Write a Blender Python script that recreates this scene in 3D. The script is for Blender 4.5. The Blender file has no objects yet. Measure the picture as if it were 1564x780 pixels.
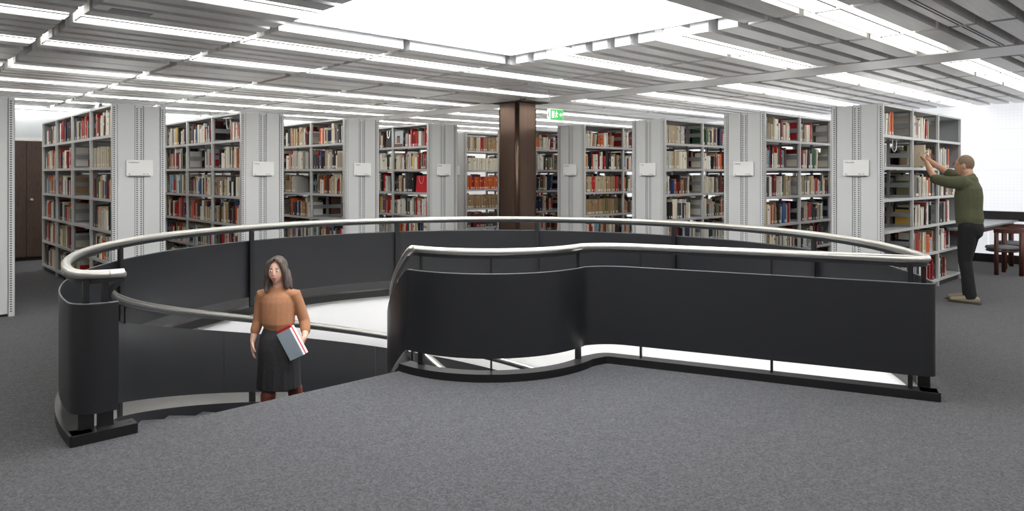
import bpy, bmesh, math, random
from mathutils import Vector, Matrix
R = math.radians
random.seed(7)
S = bpy.context.scene
COL = S.collection

# ------------------------------------------------------------------ camera, world, exposure
F_PX = 1071.65                      # focal length in pixels of a 1564 px wide frame
cam_d = bpy.data.cameras.new('camera')
cam = bpy.data.objects.new('camera', cam_d); COL.objects.link(cam)
cam.location = (0, 0, 1.5); cam.rotation_euler = (R(90), 0, 0)
cam_d.sensor_width = 36; cam_d.lens = 36 * F_PX / 1564
cam_d.shift_y = -(390 - 266.8) / 1564
cam_d.clip_start = .05; cam_d.clip_end = 100
S.camera = cam
S.view_settings.view_transform = 'Standard'; S.view_settings.look = 'None'
S.view_settings.exposure = 1.15; S.view_settings.gamma = 1; S.view_settings.use_curve_mapping = False
W = bpy.data.worlds.new('world'); S.world = W; W.use_nodes = True
W.node_tree.nodes['Background'].inputs[0].default_value = (.85, .92, 1, 1)
W.node_tree.nodes['Background'].inputs[1].default_value = .35
LAMP = 4.6          # ceiling light boxes
SKYPANE = 4.2       # skylight pane
FACADE = .8       # daylit translucent facade
WELL_FILL = 110         # added fill light inside the well, not real lamps

# ------------------------------------------------------------------ room axes
TH = .817
UX = Vector((math.sin(TH), math.cos(TH), 0)); VX = Vector((-math.cos(TH), math.sin(TH), 0))
ANG_U = math.atan2(UX.y, UX.x); ANG_V = math.atan2(VX.y, VX.x)
def uv(u, v, z=0): return UX * u + VX * v + Vector((0, 0, z))
CW = Vector((-.168, 6.018, 0))      # centre of the round stairwell
H = 1.2; CZ = 1.5 + H               # ceiling module unit and ceiling height

# ------------------------------------------------------------------ materials
def s2l(c): return tuple(((x/255)/12.92 if x/255 <= .04045 else ((x/255+.055)/1.055)**2.4) for x in c)
def mat(name, rgb, rough=.5, metal=0, emit=0, noise=None, bump=None, spec=None, trans=0):
    m = bpy.data.materials.new(name); m.use_nodes = True
    nt = m.node_tree; b = nt.nodes['Principled BSDF']
    col = (*s2l(rgb), 1)
    b.inputs['Base Color'].default_value = col; b.inputs['Roughness'].default_value = rough
    b.inputs['Metallic'].default_value = metal
    if spec is not None: b.inputs['Specular IOR Level'].default_value = spec
    if trans: b.inputs['Transmission Weight'].default_value = trans
    if emit:
        b.inputs['Emission Color'].default_value = col; b.inputs['Emission Strength'].default_value = emit
    if noise:
        sc, lo, hi = noise[:3]
        tc = nt.nodes.new('ShaderNodeTexCoord'); n = nt.nodes.new('ShaderNodeTexNoise')
        n.inputs['Scale'].default_value = sc; n.inputs['Detail'].default_value = 4
        if len(noise) > 3:
            mp = nt.nodes.new('ShaderNodeMapping'); mp.inputs['Scale'].default_value = noise[3]
            nt.links.new(tc.outputs['Object'], mp.inputs[0]); nt.links.new(mp.outputs[0], n.inputs[0])
        else: nt.links.new(tc.outputs['Object'], n.inputs[0])
        r = nt.nodes.new('ShaderNodeValToRGB'); r.color_ramp.elements[0].position = .38; r.color_ramp.elements[1].position = .62
        a = s2l(rgb); r.color_ramp.elements[0].color = (*[x*lo for x in a], 1); r.color_ramp.elements[1].color = (*[min(1, x*hi) for x in a], 1)
        nt.links.new(n.outputs[0], r.inputs[0]); nt.links.new(r.outputs[0], b.inputs['Base Color'])
        if bump:
            bp = nt.nodes.new('ShaderNodeBump'); bp.inputs['Strength'].default_value = bump; bp.inputs['Distance'].default_value = .004
            nt.links.new(n.outputs[0], bp.inputs['Height']); nt.links.new(bp.outputs[0], b.inputs['Normal'])
    return m
M = dict(
 carpet = mat('carpet', (76,76,80), .95, spec=.1),
 black = mat('charcoal_steel', (33,34,37), .33, spec=.5),
 edge = mat('sheet_edge', (96,97,100), .35, metal=.3),
 blackd = mat('black_steel', (18,18,20), .4),
 rail = mat('brushed_steel', (216,214,209), .3, metal=1),
 panel = mat('aluminium_panel', (238,237,235), .34, metal=.06, noise=(3, .93, 1.05, (1, 30, 1))),
 panelw = mat('pale_edge', (232,233,236), .5),
 slab = mat('ceiling_void', (112,110,108), .8),
 lamp = mat('opal_diffuser', (255,253,248), .5, emit=LAMP),
 lampside = mat('opal_side', (255,253,248), .5, emit=LAMP*.28),
 housing = mat('lamp_housing', (190,190,188), .4, metal=.3),
 white = mat('white_paint', (238,238,236), .6),
 drum = mat('drum_white', (246,245,243), .7),
 pane = mat('skylight_pane', (247,250,255), .5, emit=SKYPANE),
 shaft = mat('shaft_white', (250,250,251), .7),
 facade = mat('facade_glass', (168,169,172), .4, emit=FACADE),
 mull = mat('facade_joint', (165,166,169), .5, emit=.74),
 shelf = mat('shelf_steel', (205,207,208), .4, metal=.15),
 case = mat('bookcase_steel', (214,215,214), .45, metal=.1),
 caseg = mat('bookcase_frame', (150,153,156), .45, metal=.15),
 slot = mat('slot_shadow', (84,84,86), .8),
 plinth = mat('plinth', (40,40,42), .6),
 card = mat('sign_card', (244,244,242), .6),
 ink = mat('ink', (40,40,42), .8),
 bronze = mat('bronze_sheet', (118,98,86), .3, metal=.8, noise=(1.2, .94, 1.06, (30, 30, .5))),
 collar = mat('collar_black', (20,18,18), .5),
 cabinet = mat('dark_wood_door', (84,66,56), .5, noise=(14, .8, 1.15, (6, 6, .6))),
 knob = mat('knob_metal', (190,185,175), .3, metal=1),
 glass = mat('partition_glass', (206,212,216), .12, metal=.1),
 dark = mat('dark_trim', (28,24,24), .5),
 wood = mat('reddish_wood', (84,42,32), .45, noise=(18, .7, 1.2, (8, 8, 1))),
 seat = mat('grey_seat', (120,122,126), .9),
 table = mat('table_top', (128,132,138), .35),
 green = mat('exit_green', (60,160,80), .5, emit=.35),
 signw = mat('exit_white', (240,250,240), .5, emit=.4),
 skin = mat('skin', (214,168,146), .5, noise=(30, .95, 1.04)),
 skin2 = mat('skin_man', (205,160,132), .5, noise=(30, .95, 1.04)),
 lips = mat('lips', (170,90,84), .5), eyew = mat('eye_white', (235,232,228), .3), iris = mat('iris', (50,38,32), .3),
 brow = mat('brow', (84,64,52), .8),
 hair = mat('hair_brown', (74,64,58), .7, noise=(60, .6, 1.7, (1, 1, .15))),
 hairm = mat('hair_shaved', (138,118,100), .9, noise=(200, .7, 1.2)),
 sweater = mat('camel_sweater', (160,112,80), .9, noise=(160, .85, 1.12), bump=.3),
 skirt = mat('black_skirt', (34,33,36), .8, noise=(40, .8, 1.25)),
 boot = mat('brown_boot', (104,48,34), .45),
 green_sw = mat('olive_sweater', (88,90,66), .95, noise=(160, .85, 1.15), bump=.3),
 jeans = mat('black_jeans', (24,24,27), .85, noise=(60, .8, 1.3)),
 shoe = mat('beige_shoe', (150,138,118), .8), sole = mat('shoe_sole', (60,54,48), .8),
)
def speckle(m, rgb, scale, lo, hi):
    nt = m.node_tree; b = nt.nodes['Principled BSDF']; tc = nt.nodes.new('ShaderNodeTexCoord'); a = s2l(rgb); prev = None
    for k, sc in enumerate((scale, scale*.43)):
        v = nt.nodes.new('ShaderNodeTexVoronoi'); v.inputs['Scale'].default_value = sc; nt.links.new(tc.outputs['Object'], v.inputs['Vector'])
        r = nt.nodes.new('ShaderNodeMapRange'); r.inputs['To Min'].default_value = lo if k == 0 else .88; r.inputs['To Max'].default_value = hi if k == 0 else 1.12
        sp = nt.nodes.new('ShaderNodeSeparateColor'); nt.links.new(v.outputs['Color'], sp.inputs[0]); nt.links.new(sp.outputs[0], r.inputs['Value'])
        mx = nt.nodes.new('ShaderNodeVectorMath'); mx.operation = 'SCALE'
        if prev: nt.links.new(prev.outputs[0], mx.inputs[0])
        else: mx.inputs[0].default_value = a
        nt.links.new(r.outputs[0], mx.inputs['Scale']); prev = mx
    nt.links.new(prev.outputs[0], b.inputs['Base Color'])
_b = M['carpet'].node_tree.nodes['Principled BSDF']; _b.inputs['Sheen Weight'].default_value = .14; _b.inputs['Sheen Roughness'].default_value = .6
speckle(M['carpet'], (66,66,69), 120, .5, 1.55)
def attr_mat(name, rough):
    m = bpy.data.materials.new(name); m.use_nodes = True
    nt = m.node_tree; b = nt.nodes['Principled BSDF']; b.inputs['Roughness'].default_value = rough
    a = nt.nodes.new('ShaderNodeAttribute'); a.attribute_name = 'tint'; a.attribute_type = 'GEOMETRY'
    nt.links.new(a.outputs['Color'], b.inputs['Base Color']); return m
M['book'] = attr_mat('book_cloth', .55)

# ------------------------------------------------------------------ mesh builder
class MB:
    def __init__(s): s.v = []; s.f = []; s.m = []; s.sm = []; s.c = []; s.mats = []
    def mi(s, m):
        m = M[m] if isinstance(m, str) else m
        if m not in s.mats: s.mats.append(m)
        return s.mats.index(m)
    def quad(s, pts, m, smooth=False, c=None):
        b = len(s.v); s.v += [tuple(p) for p in pts]; s.f.append(tuple(range(b, b+len(pts)))); s.m.append(s.mi(m)); s.sm.append(smooth); s.c.append(c)
    def box(s, x0, x1, y0, y1, z0, z1, m, T=None, c=None, cols=None):
        if x0 > x1: x0, x1 = x1, x0
        if y0 > y1: y0, y1 = y1, y0
        if z0 > z1: z0, z1 = z1, z0
        P = [(x0,y0,z0),(x1,y0,z0),(x1,y1,z0),(x0,y1,z0),(x0,y0,z1),(x1,y0,z1),(x1,y1,z1),(x0,y1,z1)]
        if T: P = [tuple(T(p)) for p in P]
        b = len(s.v); s.v += P; k = s.mi(m)
        for i, q in enumerate(((0,3,2,1),(4,5,6,7),(0,1,5,4),(1,2,6,5),(2,3,7,6),(3,0,4,7))):
            s.f.append(tuple(b+j for j in q)); s.m.append(k); s.sm.append(False); s.c.append(cols[i] if cols else c)
    def strip(s, A, B, m, smooth=True, closed=False):   # quads between two polylines
        b = len(s.v); n = len(A); s.v += [tuple(p) for p in A] + [tuple(p) for p in B]; k = s.mi(m)
        for i in range(n - (0 if closed else 1)):
            j = (i+1) % n
            s.f.append((b+i, b+j, b+n+j, b+n+i)); s.m.append(k); s.sm.append(smooth); s.c.append(None)
    def tube(s, P, r, m, n=12, cap=True, closed=False):
        P = [Vector(p) for p in P]; rr = r if isinstance(r, (list, tuple)) else [r]*len(P)
        b = len(s.v); k = s.mi(m); up = None
        for i, p in enumerate(P):
            t = (P[min(i+1, len(P)-1)] - P[max(i-1, 0)]).normalized()
            if up is None:
                up = Vector((0,0,1)) if abs(t.z) < .9 else Vector((1,0,0))
            a = (up - t*up.dot(t)).normalized(); up = a; c = t.cross(a)
            for q in range(n):
                w = 2*math.pi*q/n
                s.v.append(tuple(p + a*math.cos(w)*rr[i] + c*math.sin(w)*rr[i]))
        for i in range(len(P)-1):
            for q in range(n):
                q2 = (q+1) % n
                s.f.append((b+i*n+q, b+i*n+q2, b+(i+1)*n+q2, b+(i+1)*n+q)); s.m.append(k); s.sm.append(True); s.c.append(None)
        if cap:
            s.f.append(tuple(b+q for q in range(n))[::-1]); s.m.append(k); s.sm.append(False); s.c.append(None)
            e = b+(len(P)-1)*n; s.f.append(tuple(e+q for q in range(n))); s.m.append(k); s.sm.append(False); s.c.append(None)
    def lathe(s, prof, m, n=20, c=(0,0,0)):
        b = len(s.v); k = s.mi(m)
        for r, z in prof:
            for q in range(n):
                w = 2*math.pi*q/n; s.v.append((c[0]+r*math.cos(w), c[1]+r*math.sin(w), c[2]+z))
        for i in range(len(prof)-1):
            for q in range(n):
                q2 = (q+1) % n
                s.f.append((b+i*n+q, b+i*n+q2, b+(i+1)*n+q2, b+(i+1)*n+q)); s.m.append(k); s.sm.append(True); s.c.append(None)
    def mesh(s, name, fix=False):
        me = bpy.data.meshes.new(name); me.from_pydata(s.v, [], s.f)
        for m in s.mats: me.materials.append(m)
        me.polygons.foreach_set('material_index', s.m); me.polygons.foreach_set('use_smooth', s.sm)
        if any(c is not None for c in s.c):
            at = me.color_attributes.new('tint', 'FLOAT_COLOR', 'CORNER'); buf = []
            for f, c in zip(s.f, s.c):
                cc = (*(c or (.8,.8,.8)), 1.0); buf += list(cc)*len(f)
            at.data.foreach_set('color', buf)
        if fix:
            bm = bmesh.new(); bm.from_mesh(me); bmesh.ops.recalc_face_normals(bm, faces=bm.faces); bm.to_mesh(me); bm.free()
        me.update(); return me
    def build(s, name, parent=None, loc=None, rz=0, fix=False, **k):
        o = bpy.data.objects.new(name, s.mesh(name, fix)); COL.objects.link(o)
        if parent: o.parent = parent
        if loc is not None: o.location = loc
        if rz: o.rotation_euler = (0,0,rz)
        tag(o, **k); return o
def tag(o, label=None, cat=None, group=None, kind=None):
    if label: o['label'] = label
    if cat: o['category'] = cat
    if group: o['group'] = group
    if kind: o['kind'] = kind
    return o
def empty(name, loc=(0,0,0), rz=0, **k):
    o = bpy.data.objects.new(name, None); COL.objects.link(o); o.location = loc; o.rotation_euler = (0,0,rz); o.empty_display_size = .1
    return tag(o, **k)
def link(name, me, parent=None, loc=None, rz=0, **k):
    o = bpy.data.objects.new(name, me); COL.objects.link(o)
    if parent: o.parent = parent
    if loc is not None: o.location = loc
    if rz: o.rotation_euler = (0,0,rz)
    return tag(o, **k)

# ------------------------------------------------------------------ 2D paths of the stairwell
def interp(x, T):
    T = sorted(T)
    if x <= T[0][0]: return T[0][1]
    for (a, b), (c, d) in zip(T, T[1:]):
        if x <= c: return b + (d-b)*(x-a)/(c-a)
    return T[-1][1]
RT = [(223,3.07),(197,3.11),(180,3.14),(165,3.17),(135,3.18),(90,3.17),(60,3.13),(40,3.12),(10,3.15),(-10,3.19),(-25,3.25)]
def pol(a, r): return CW + Vector((math.cos(R(a)), math.sin(R(a)), 0))*r
def big(a, off): return pol(a, interp(a, RT) + off)
def arc(a0, a1, fn, step=2.5):
    n = max(1, int(abs(a1-a0)/step)); return [fn(a0+(a1-a0)*i/n) for i in range(n+1)]
def fillet(P, corner, d, n=8):
    i = min(range(len(P)), key=lambda k: (P[k]-corner).length)
    def walk(i, st):
        L = 0; k = i
        while 0 <= k+st < len(P):
            s = (P[k+st]-P[k]).length
            if L+s >= d: return k+st, P[k].lerp(P[k+st], (d-L)/s)
            L += s; k += st
        return k, P[k]
    a, pa = walk(i, -1); b, pb = walk(i, 1)
    mid = [pa*(1-t)**2 + P[i]*2*t*(1-t) + pb*t*t for t in [q/n for q in range(n+1)]]
    return P[:a+1] + mid + P[b:]
dirR = Vector((math.cos(R(-24.9)), math.sin(R(-24.9)), 0)); nR = Vector((dirR.y, -dirR.x, 0))  # nR points to the viewer
def lineR(r, off): return CW + dirR*r + nR*(-.055 + off)
def landing(off, rin, fl=(.1,.1,.12), end_r=2.86, a_in=223):
    """guard line: left newel end, round the well, radial front run, inner drum. off = outward offset"""
    c1 = pol(223, interp(223, RT)+off) + (-VX)*(off*.8)
    p0 = pol(223, end_r) + (-VX)*(off*.8)
    P = [p0, p0.lerp(c1, .5), c1] + arc(221, -23, lambda a: big(a, off))
    c2 = lineR(3.27+off*.6, off); P.append(c2)
    c3 = lineR(1.02, off)
    P += [c2.lerp(c3, t) for t in (.1,.3,.5,.7,.85,.95)] + [c3]
    P += arc(-33, -(360-a_in), lambda a: pol(a, rin))
    if fl[0]: P = fillet(P, c1, fl[0])
    if fl[1]: P = fillet(P, c2, fl[1])
    if fl[2]: P = fillet(P, c3, fl[2])
    return P
def offset2(P, d):
    out = []
    for i, p in enumerate(P):
        t = (P[min(i+1, len(P)-1)] - P[max(i-1, 0)]); t.z = 0; t.normalize()
        out.append(p + Vector((-t.y, t.x, 0))*d)
    return out
def z_of(P, z): return [Vector((p.x, p.y, zz)) for p, zz in zip(P, z if isinstance(z, list) else [z]*len(P))]
def wall_sheet(mb, P, z0, z1, th, m):
    """free standing sheet with thickness following P, edges kept crisp"""
    A = offset2(P, th/2); B = offset2(P, -th/2)
    mb.strip(z_of(A, z0), z_of(A, z1), m); mb.strip(z_of(B, z1), z_of(B, z0), m)
    mb.strip(z_of(A, z1), z_of(B, z1), m, False); mb.strip(z_of(B, z0), z_of(A, z0), m, False)
    f = lambda z, i: z[i] if isinstance(z, list) else z
    for i in (0, -1):
        mb.quad([(A[i].x,A[i].y,f(z0,i)),(B[i].x,B[i].y,f(z0,i)),(B[i].x,B[i].y,f(z1,i)),(A[i].x,A[i].y,f(z1,i))], m)
def sub(P, a, b):   # piece of polyline between nearest points to a and b
    i = min(range(len(P)), key=lambda k: (P[k]-a).length); j = min(range(len(P)), key=lambda k: (P[k]-b).length)
    return P[i:j+1] if i < j else P[j:i+1]

# ------------------------------------------------------------------ floor with the well
U0, U1, V0, V1 = -4.5, 14.3, -4.5, 15.2
edge = landing(0, .93, fl=(0,0,.05), end_r=.93)
edge = [p for p in edge]
bm = bmesh.new()
def loop(pts, z):
    vs = [bm.verts.new((p.x, p.y, z)) for p in pts]
    return [bm.edges.new((vs[i], vs[(i+1) % len(vs)])) for i in range(len(vs))], vs
outer = [uv(U0,V0), uv(U1,V0), uv(U1,V1), uv(U0,V1)]
# hole boundary: from inner start along the newel line out, round the circle, radial line in, inner drum back
hole = edge[:-1]
e1, _ = loop(outer, 0); e2, hv = loop(hole, 0)
bmesh.ops.triangle_fill(bm, edges=e1+e2, use_beauty=True)
for f in bm.faces:
    if f.normal.z < 0: f.normal_flip()
me = bpy.data.meshes.new('floor'); bm.to_mesh(me); bm.free(); me.materials.append(M['carpet'])
floor = link('floor', me, kind='structure')
mb = MB(); mb.strip(z_of(hole, -.001), z_of(hole, -.03), 'blackd', closed=True)
mb.build('slab_edge', floor, label='dark steel edge of the floor around the well')
# white drum under the slab and the lower floor
mb = MB()
Pd = arc(223, -23, lambda a: big(a, 0), 3) + arc(-27, -137, lambda a: pol(a, 3.24), 3)
mb.strip(z_of(Pd, -.03), z_of(Pd, -3.35), 'drum'); mb.build('wall_well', kind='structure')
mb = MB(); mb.quad([(*pol(a, 3.24).xy, -3.34) for a in range(0, 360, 8)], 'drum'); mb.build('floor_lower', kind='structure')
# soffit of the landing sector (carpet floor seen from below) keeps the sector solid
mb = MB(); Ps = arc(-24, -137, lambda a: pol(a, 3.24), 4); Pi = arc(-24, -137, lambda a: pol(a, .95), 4)
mb.strip(z_of(Pi, -.28), z_of(Ps, -.28), 'drum', False); mb.strip(z_of(Pi, -.02), z_of(Pi, -.28), 'drum')
mb.strip(z_of([pol(-24,.95), pol(-24,3.24)], -.1), z_of([pol(-24,.95), pol(-24,3.24)], -.28), 'drum', False)
mb.strip(z_of([pol(-137,.95), pol(-137,3.24)], -.15), z_of([pol(-137,.95), pol(-137,3.24)], -.28), 'drum', False)
mb.build('trim_1', kind='structure')
for i, (a, r) in enumerate(((75, 2.0), (20, 2.2), (330, 2.2))):  # unseen upward fill lights, added to brighten the white well wall
    L = bpy.data.lights.new('well_fill', 'AREA'); L.shape = 'DISK'; L.size = 1.0; L.energy = WELL_FILL/3; L.color = (1, .99, .97)
    o = bpy.data.objects.new('well_fill', L); COL.objects.link(o); o.location = (*pol(a, r).xy, -3.25); o.rotation_euler = (math.pi, 0, 0)

# ------------------------------------------------------------------ walls
def wall(name, a, b, z0, z1, m, th=.15, **k):
    mb = MB(); d = (b-a).normalized(); n = Vector((d.y, -d.x, 0))
    A = [a, b]; B = [a+n*th, b+n*th]
    P = [(*a.xy,z0),(*b.xy,z0),(*b.xy,z1),(*a.xy,z1)]; Q = [(*(a+n*th).xy,z0),(*(b+n*th).xy,z0),(*(b+n*th).xy,z1),(*(a+n*th).xy,z1)]
    mb.quad(P, m); mb.quad(Q[::-1], m)
    for i in range(4): j = (i+1) % 4; mb.quad([P[j], P[i], Q[i], Q[j]], m)
    return mb.build(name, kind='structure', fix=True, **k)
ZT = CZ + .16
wall('wall_left', uv(U1,V1), uv(U0,V1), 0, ZT, 'white', .15)
wall('wall_rear', uv(U0,V1), uv(U0,V0), 0, ZT, 'white', .15)
wall('wall_near', uv(U0,V0), uv(U1,V0), 0, ZT, 'white', .15)
# daylit translucent facade on the right (U = U1)
def ubox(mb, u0, u1, v0, v1, z0, z1, m):      # box in room axes
    mb.box(u0, u1, v0, v1, z0, z1, m, T=lambda p: uv(*p))
W1 = MB(); ubox(W1, U1, U1+.08, V0, V1, .14, .72, 'facade'); ubox(W1, U1, U1+.08, V0, V1, .88, ZT, 'facade')
win = W1.build('window_1', kind='structure')
n_p = 0
pane = MB()
for i in range(0, 10):
    for k, (z0, z1) in enumerate(((.16,.70),(.90,1.22),(1.25,1.57),(1.60,1.92),(1.95,2.27),(2.30,2.66))):
        v = .2 + i*.5
        ph = MB(); ubox(ph, -.015, 0, .012, .488, z0, z1, 'facade')
        ph.build('glass_tile', win, loc=uv(U1, v, 0))
mj = MB()
for z in (1.235, 1.585, 1.935, 2.285): ubox(mj, U1-.006, U1+.001, V0, V1, z-.012, z+.012, 'mull')
for i in range(0, 90): ubox(mj, U1-.017, U1-.0145, .2+i*.055-.004, .2+i*.055+.004, .16, 2.66, 'mull')
for i in range(0, 46): ubox(mj, U1-.017, U1-.0145, .2, 5.2, .18+i*.055-.004, .18+i*.055+.004, 'mull')
mj.build('joint_lines', win, kind='stuff')
t = MB(); ubox(t, U1-.12, U1+.08, V0, V1, .72, .88, 'dark'); t.build('trim_2', kind='structure')
t = MB(); ubox(t, U1-.05, U1+.08, V0, V1, 0, .14, 'dark'); t.build('baseboard_right', kind='structure')

# ------------------------------------------------------------------ ceiling: panels, beams, lamps, skylight
UB = [-2.28, -1.18, -.08, 1.02, 2.12, 3.22, 4.32, 5.42, 6.52]; UB2 = [7.10, 8.24, 9.36, 10.68, 11.86]
bays = list(zip(UB, UB[1:])) + list(zip(UB2, UB2[1:]))
lampV = [-2.67,-1.55,-.43,.69,1.81,2.93,4.06,5.18,6.28,7.86,8.98,10.1,11.22,12.34]
slots = []
for a, b in zip(lampV, lampV[1:]):
    if a == 6.28: slots += [(6.28,'L'),(6.50,'P'),(7.64,'P')]; continue
    slots += [(a,'L')] + [(a+(b-a)*k/5,'P') for k in range(1,5)]
slots.append((12.34,'L'))
OU0, OU1, OV0, OV1 = 2.12, 4.32, 2.375, 4.62
ceil = MB()
def cq(u0,u1,v0,v1,z0=ZT-.02,z1=ZT+.05): ubox(ceil, u0*H, u1*H, v0*H, v1*H, z0, z1, 'slab')
uu0, uu1, vv0, vv1 = U0/H, U1/H, V0/H, V1/H
cq(uu0, uu1, vv0, OV0); cq(uu0, uu1, OV1, vv1); cq(uu0, OU0, OV0, OV1); cq(OU1, uu1, OV0, OV1)
ceiling = ceil.build('ceiling', kind='structure')
def visible(u, v, z=CZ):
    p = uv(u, v)
    return p.y > 1 and abs(p.x/p.y) < .80 and (z-1.5)/p.y*F_PX < 300
HW = .0745*H
meshes = {}
def pmesh(L):
    k = round(L, 3)
    if k not in meshes:
        m = MB(); g = .004
        m.box(0, L, -HW, HW, 0, .003, 'panel'); m.box(0, L, -HW, -HW+g, 0, .115, 'panel'); m.box(0, L, HW-g, HW, 0, .115, 'panel')
        m.box(0, g, -HW, HW, 0, .115, 'panel'); m.box(L-g, L, -HW, HW, 0, .115, 'panel')
        meshes[k] = m.mesh('ceiling_panel')
    return meshes[k]
lampm = {}
def lmesh(L):
    k = round(L, 3)
    if k not in lampm:
        a = MB(); a.box(0, L, -HW, HW, .085, .125, 'housing')
        for s in (-1, 1): a.box(0, L, s*HW-.005, s*HW+.003, -.003, .006, 'caseg')
        for x in (0, L): a.box(x-.005, x+.005, -HW, HW, -.003, .006, 'caseg')
        d = MB(); d.box(.004, L-.004, -HW+.004, HW-.004, .002, .085, 'lampside'); d.box(.008, L-.008, -HW+.008, HW-.008, -.001, .003, 'lamp')
        lampm[k] = (a.mesh('housing'), d.mesh('diffuser'))
    return lampm[k]
plist = []; llist = []
for bi, (a, b) in enumerate(bays):
    for v, kind in slots:
        if (a, b) in ((2.12,3.22),(3.22,4.32)) and 2.4 < v < 4.62: continue
        u0, u1 = (a+.03)*H, (b-.03)*H
        if a == 7.10: u0 = 7.13*H
        (llist if kind == 'L' else plist).append((bi, u0, u1, v*H))
# panels: the 300 nearest in view are parts of their own, the rest is one part
vis = [p for p in plist if visible(p[1], p[3]) or visible(p[2], p[3])]
vis.sort(key=lambda p: uv((p[1]+p[2])/2, p[3]).length)
own = set(vis[:265]); rest = MB()
for p in plist:
    bi, u0, u1, v = p
    if p in own:
        o = link('ceiling_panel', pmesh(u1-u0), ceiling, loc=uv(u0, v, CZ), rz=ANG_U)
    else:
        ubox(rest, u0, u1, v-HW, v+HW, CZ, CZ+.115, 'panel')
rest.build('ceiling_panels_far', ceiling, kind='stuff')
# girders (flat beams) crossing at the column
GV = (6.74, 7.42); GU = (6.56, 7.07)
for a, b in bays:
    for q0, q1 in ((6.755, 7.06), (7.085, 7.40)):
        g = MB(); ubox(g, (a+.03)*H, (b-.03)*H, q0*H, q1*H, CZ, CZ+.115, 'panel'); g.build('ceiling_panel', ceiling)
g = MB(); ubox(g, GU[0]*H, GU[1]*H, V0, (GV[0]-.03)*H, CZ, CZ+.115, 'panel'); g.build('ceiling_beam', ceiling)
g = MB(); ubox(g, GU[0]*H, GU[1]*H, (GV[1]+.03)*H, V1, CZ, CZ+.115, 'panel'); g.build('ceiling_beam', ceiling)
# dashed air slots in the row of panels at V = 1.355
for a, b in bays:
    if a < 4.2: continue
    g = MB(); u = (a+.05)*H
    while u < (b-.06)*H:
        for dv in (-.012, .012): ubox(g, u, u+.028, (1.362+dv)*H-.005, (1.362+dv)*H+.005, CZ-.003, CZ+.002, 'dark')
        u += .042
    g.build('air_slot', ceiling, kind='stuff')
g = MB(); ubox(g, 1.13*H, 1.36*H, 4.71*H, 4.79*H, CZ-.004, CZ+.002, 'caseg'); g.build('cover_plate', ceiling, label='small grey perforated plate')
# light boxes
nord = ['first','second','third','fourth','fifth','sixth','seventh','eighth','ninth','tenth','eleventh','twelfth','thirteenth','fourteenth','fifteenth','sixteenth','seventeenth','eighteenth','nineteenth','twentieth']
rows = {}
for l in llist: rows.setdefault(round(l[3]/H, 2), []).append(l)
rowname = {.69:'row nearest the top right corner', 1.81:'row right of skylight', 2.93:'row through right half of skylight', 4.06:'row through left half of skylight',
           5.18:'row left of skylight', 6.28:'second row left of skylight', 7.86:'third row left of skylight', 8.98:'fourth row left of skylight',
           10.1:'fifth row left of skylight', 11.22:'sixth row left of skylight', 12.34:'farthest row left of skylight'}
for rv, ls in rows.items():
    ls.sort(key=lambda l: l[1]); n = 0
    for bi, u0, u1, v in ls:
        inview = visible(u0, v) or visible(u1, v) or visible((u0+u1)/2, v)
        if inview: n += 1
        e = empty('ceiling_light', uv(u0, v, CZ), ANG_U, cat='light', group='light boxes in the panelled ceiling')
        nm = rowname.get(rv)
        if inview and nm: e['label'] = 'ceiling light box, %s from the near end, %s' % (nord[min(n-1, 19)], nm)
        else: e['label'] = 'glowing ceiling light box over the near floor outside the picture'
        hm, dm = lmesh(u1-u0)
        link('housing', hm, e); link('diffuser', dm, e, label='glowing white diffuser')
# skylight shaft
sk = MB(); z0, z1 = ZT-.03, 3.45
u0, u1, v0, v1 = OU0*H+.02, OU1*H-.02, OV0*H+.02, OV1*H-.02
ubox(sk, u0-.05, u0, v0, v1, z0, z1, 'shaft'); ubox(sk, u1, u1+.05, v0, v1, z0, z1, 'shaft')
ubox(sk, u0, u1, v0-.05, v0, z0, z1, 'shaft'); ubox(sk, u0, u1, v1, v1+.05, z0, z1, 'shaft')
sky = sk.build('window_2', kind='structure')
p = MB(); ubox(p, u0, u1, v0, v1, z1-.02, z1+.03, 'pane'); p.build('skylight_pane', sky, label='glowing white skylight pane')
p = MB()
for (a,b,c,d) in ((u0-.03,u0+.0,v0,v1),(u1-.0,u1+.03,v0,v1),(u0,u1,v0-.03,v0),(u0,u1,v1,v1+.03)): ubox(p, a,b,c,d, ZT-.075, ZT-.02, 'panelw')
p.build('edge_frame', sky)

# ------------------------------------------------------------------ column, exit sign, detector
cu, cv = 6.79*H, 7.12*H; hw = .235
col = empty('column', uv(cu, cv), ANG_U, label='square dark bronze column rising between the two rows of bookcases', cat='column')
c = MB(); k = .045
for i in range(4):
    T = (lambda i: lambda q: Matrix.Rotation(i*math.pi/2, 3, 'Z') @ Vector(q))(i)
    c.box(-hw+k, hw-k, -hw, -hw+.02, 0, CZ, 'bronze', T=T)
    c.box(-hw+k, -hw+k+.02, -hw, -hw+k+.02, 0, CZ, 'bronze', T=T); c.box(hw-k-.02, hw-k, -hw, -hw+k, 0, CZ, 'bronze', T=T)
c.build('cladding_sheet', col)
for sx in (-1, 1):
    for sy in (-1, 1):
        b = MB(); b.tube([(sx*(hw-k+.006), sy*(hw-k+.006), z) for z in (0, CZ-.1)] , .036, 'bronze', 14); b.build('corner_tube', col)
b = MB(); b.box(-hw-.06, hw+.06, -hw-.06, hw+.06, CZ-.012, CZ-.001, 'collar'); b.build('collar', col, label='black collar under the ceiling')

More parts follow.
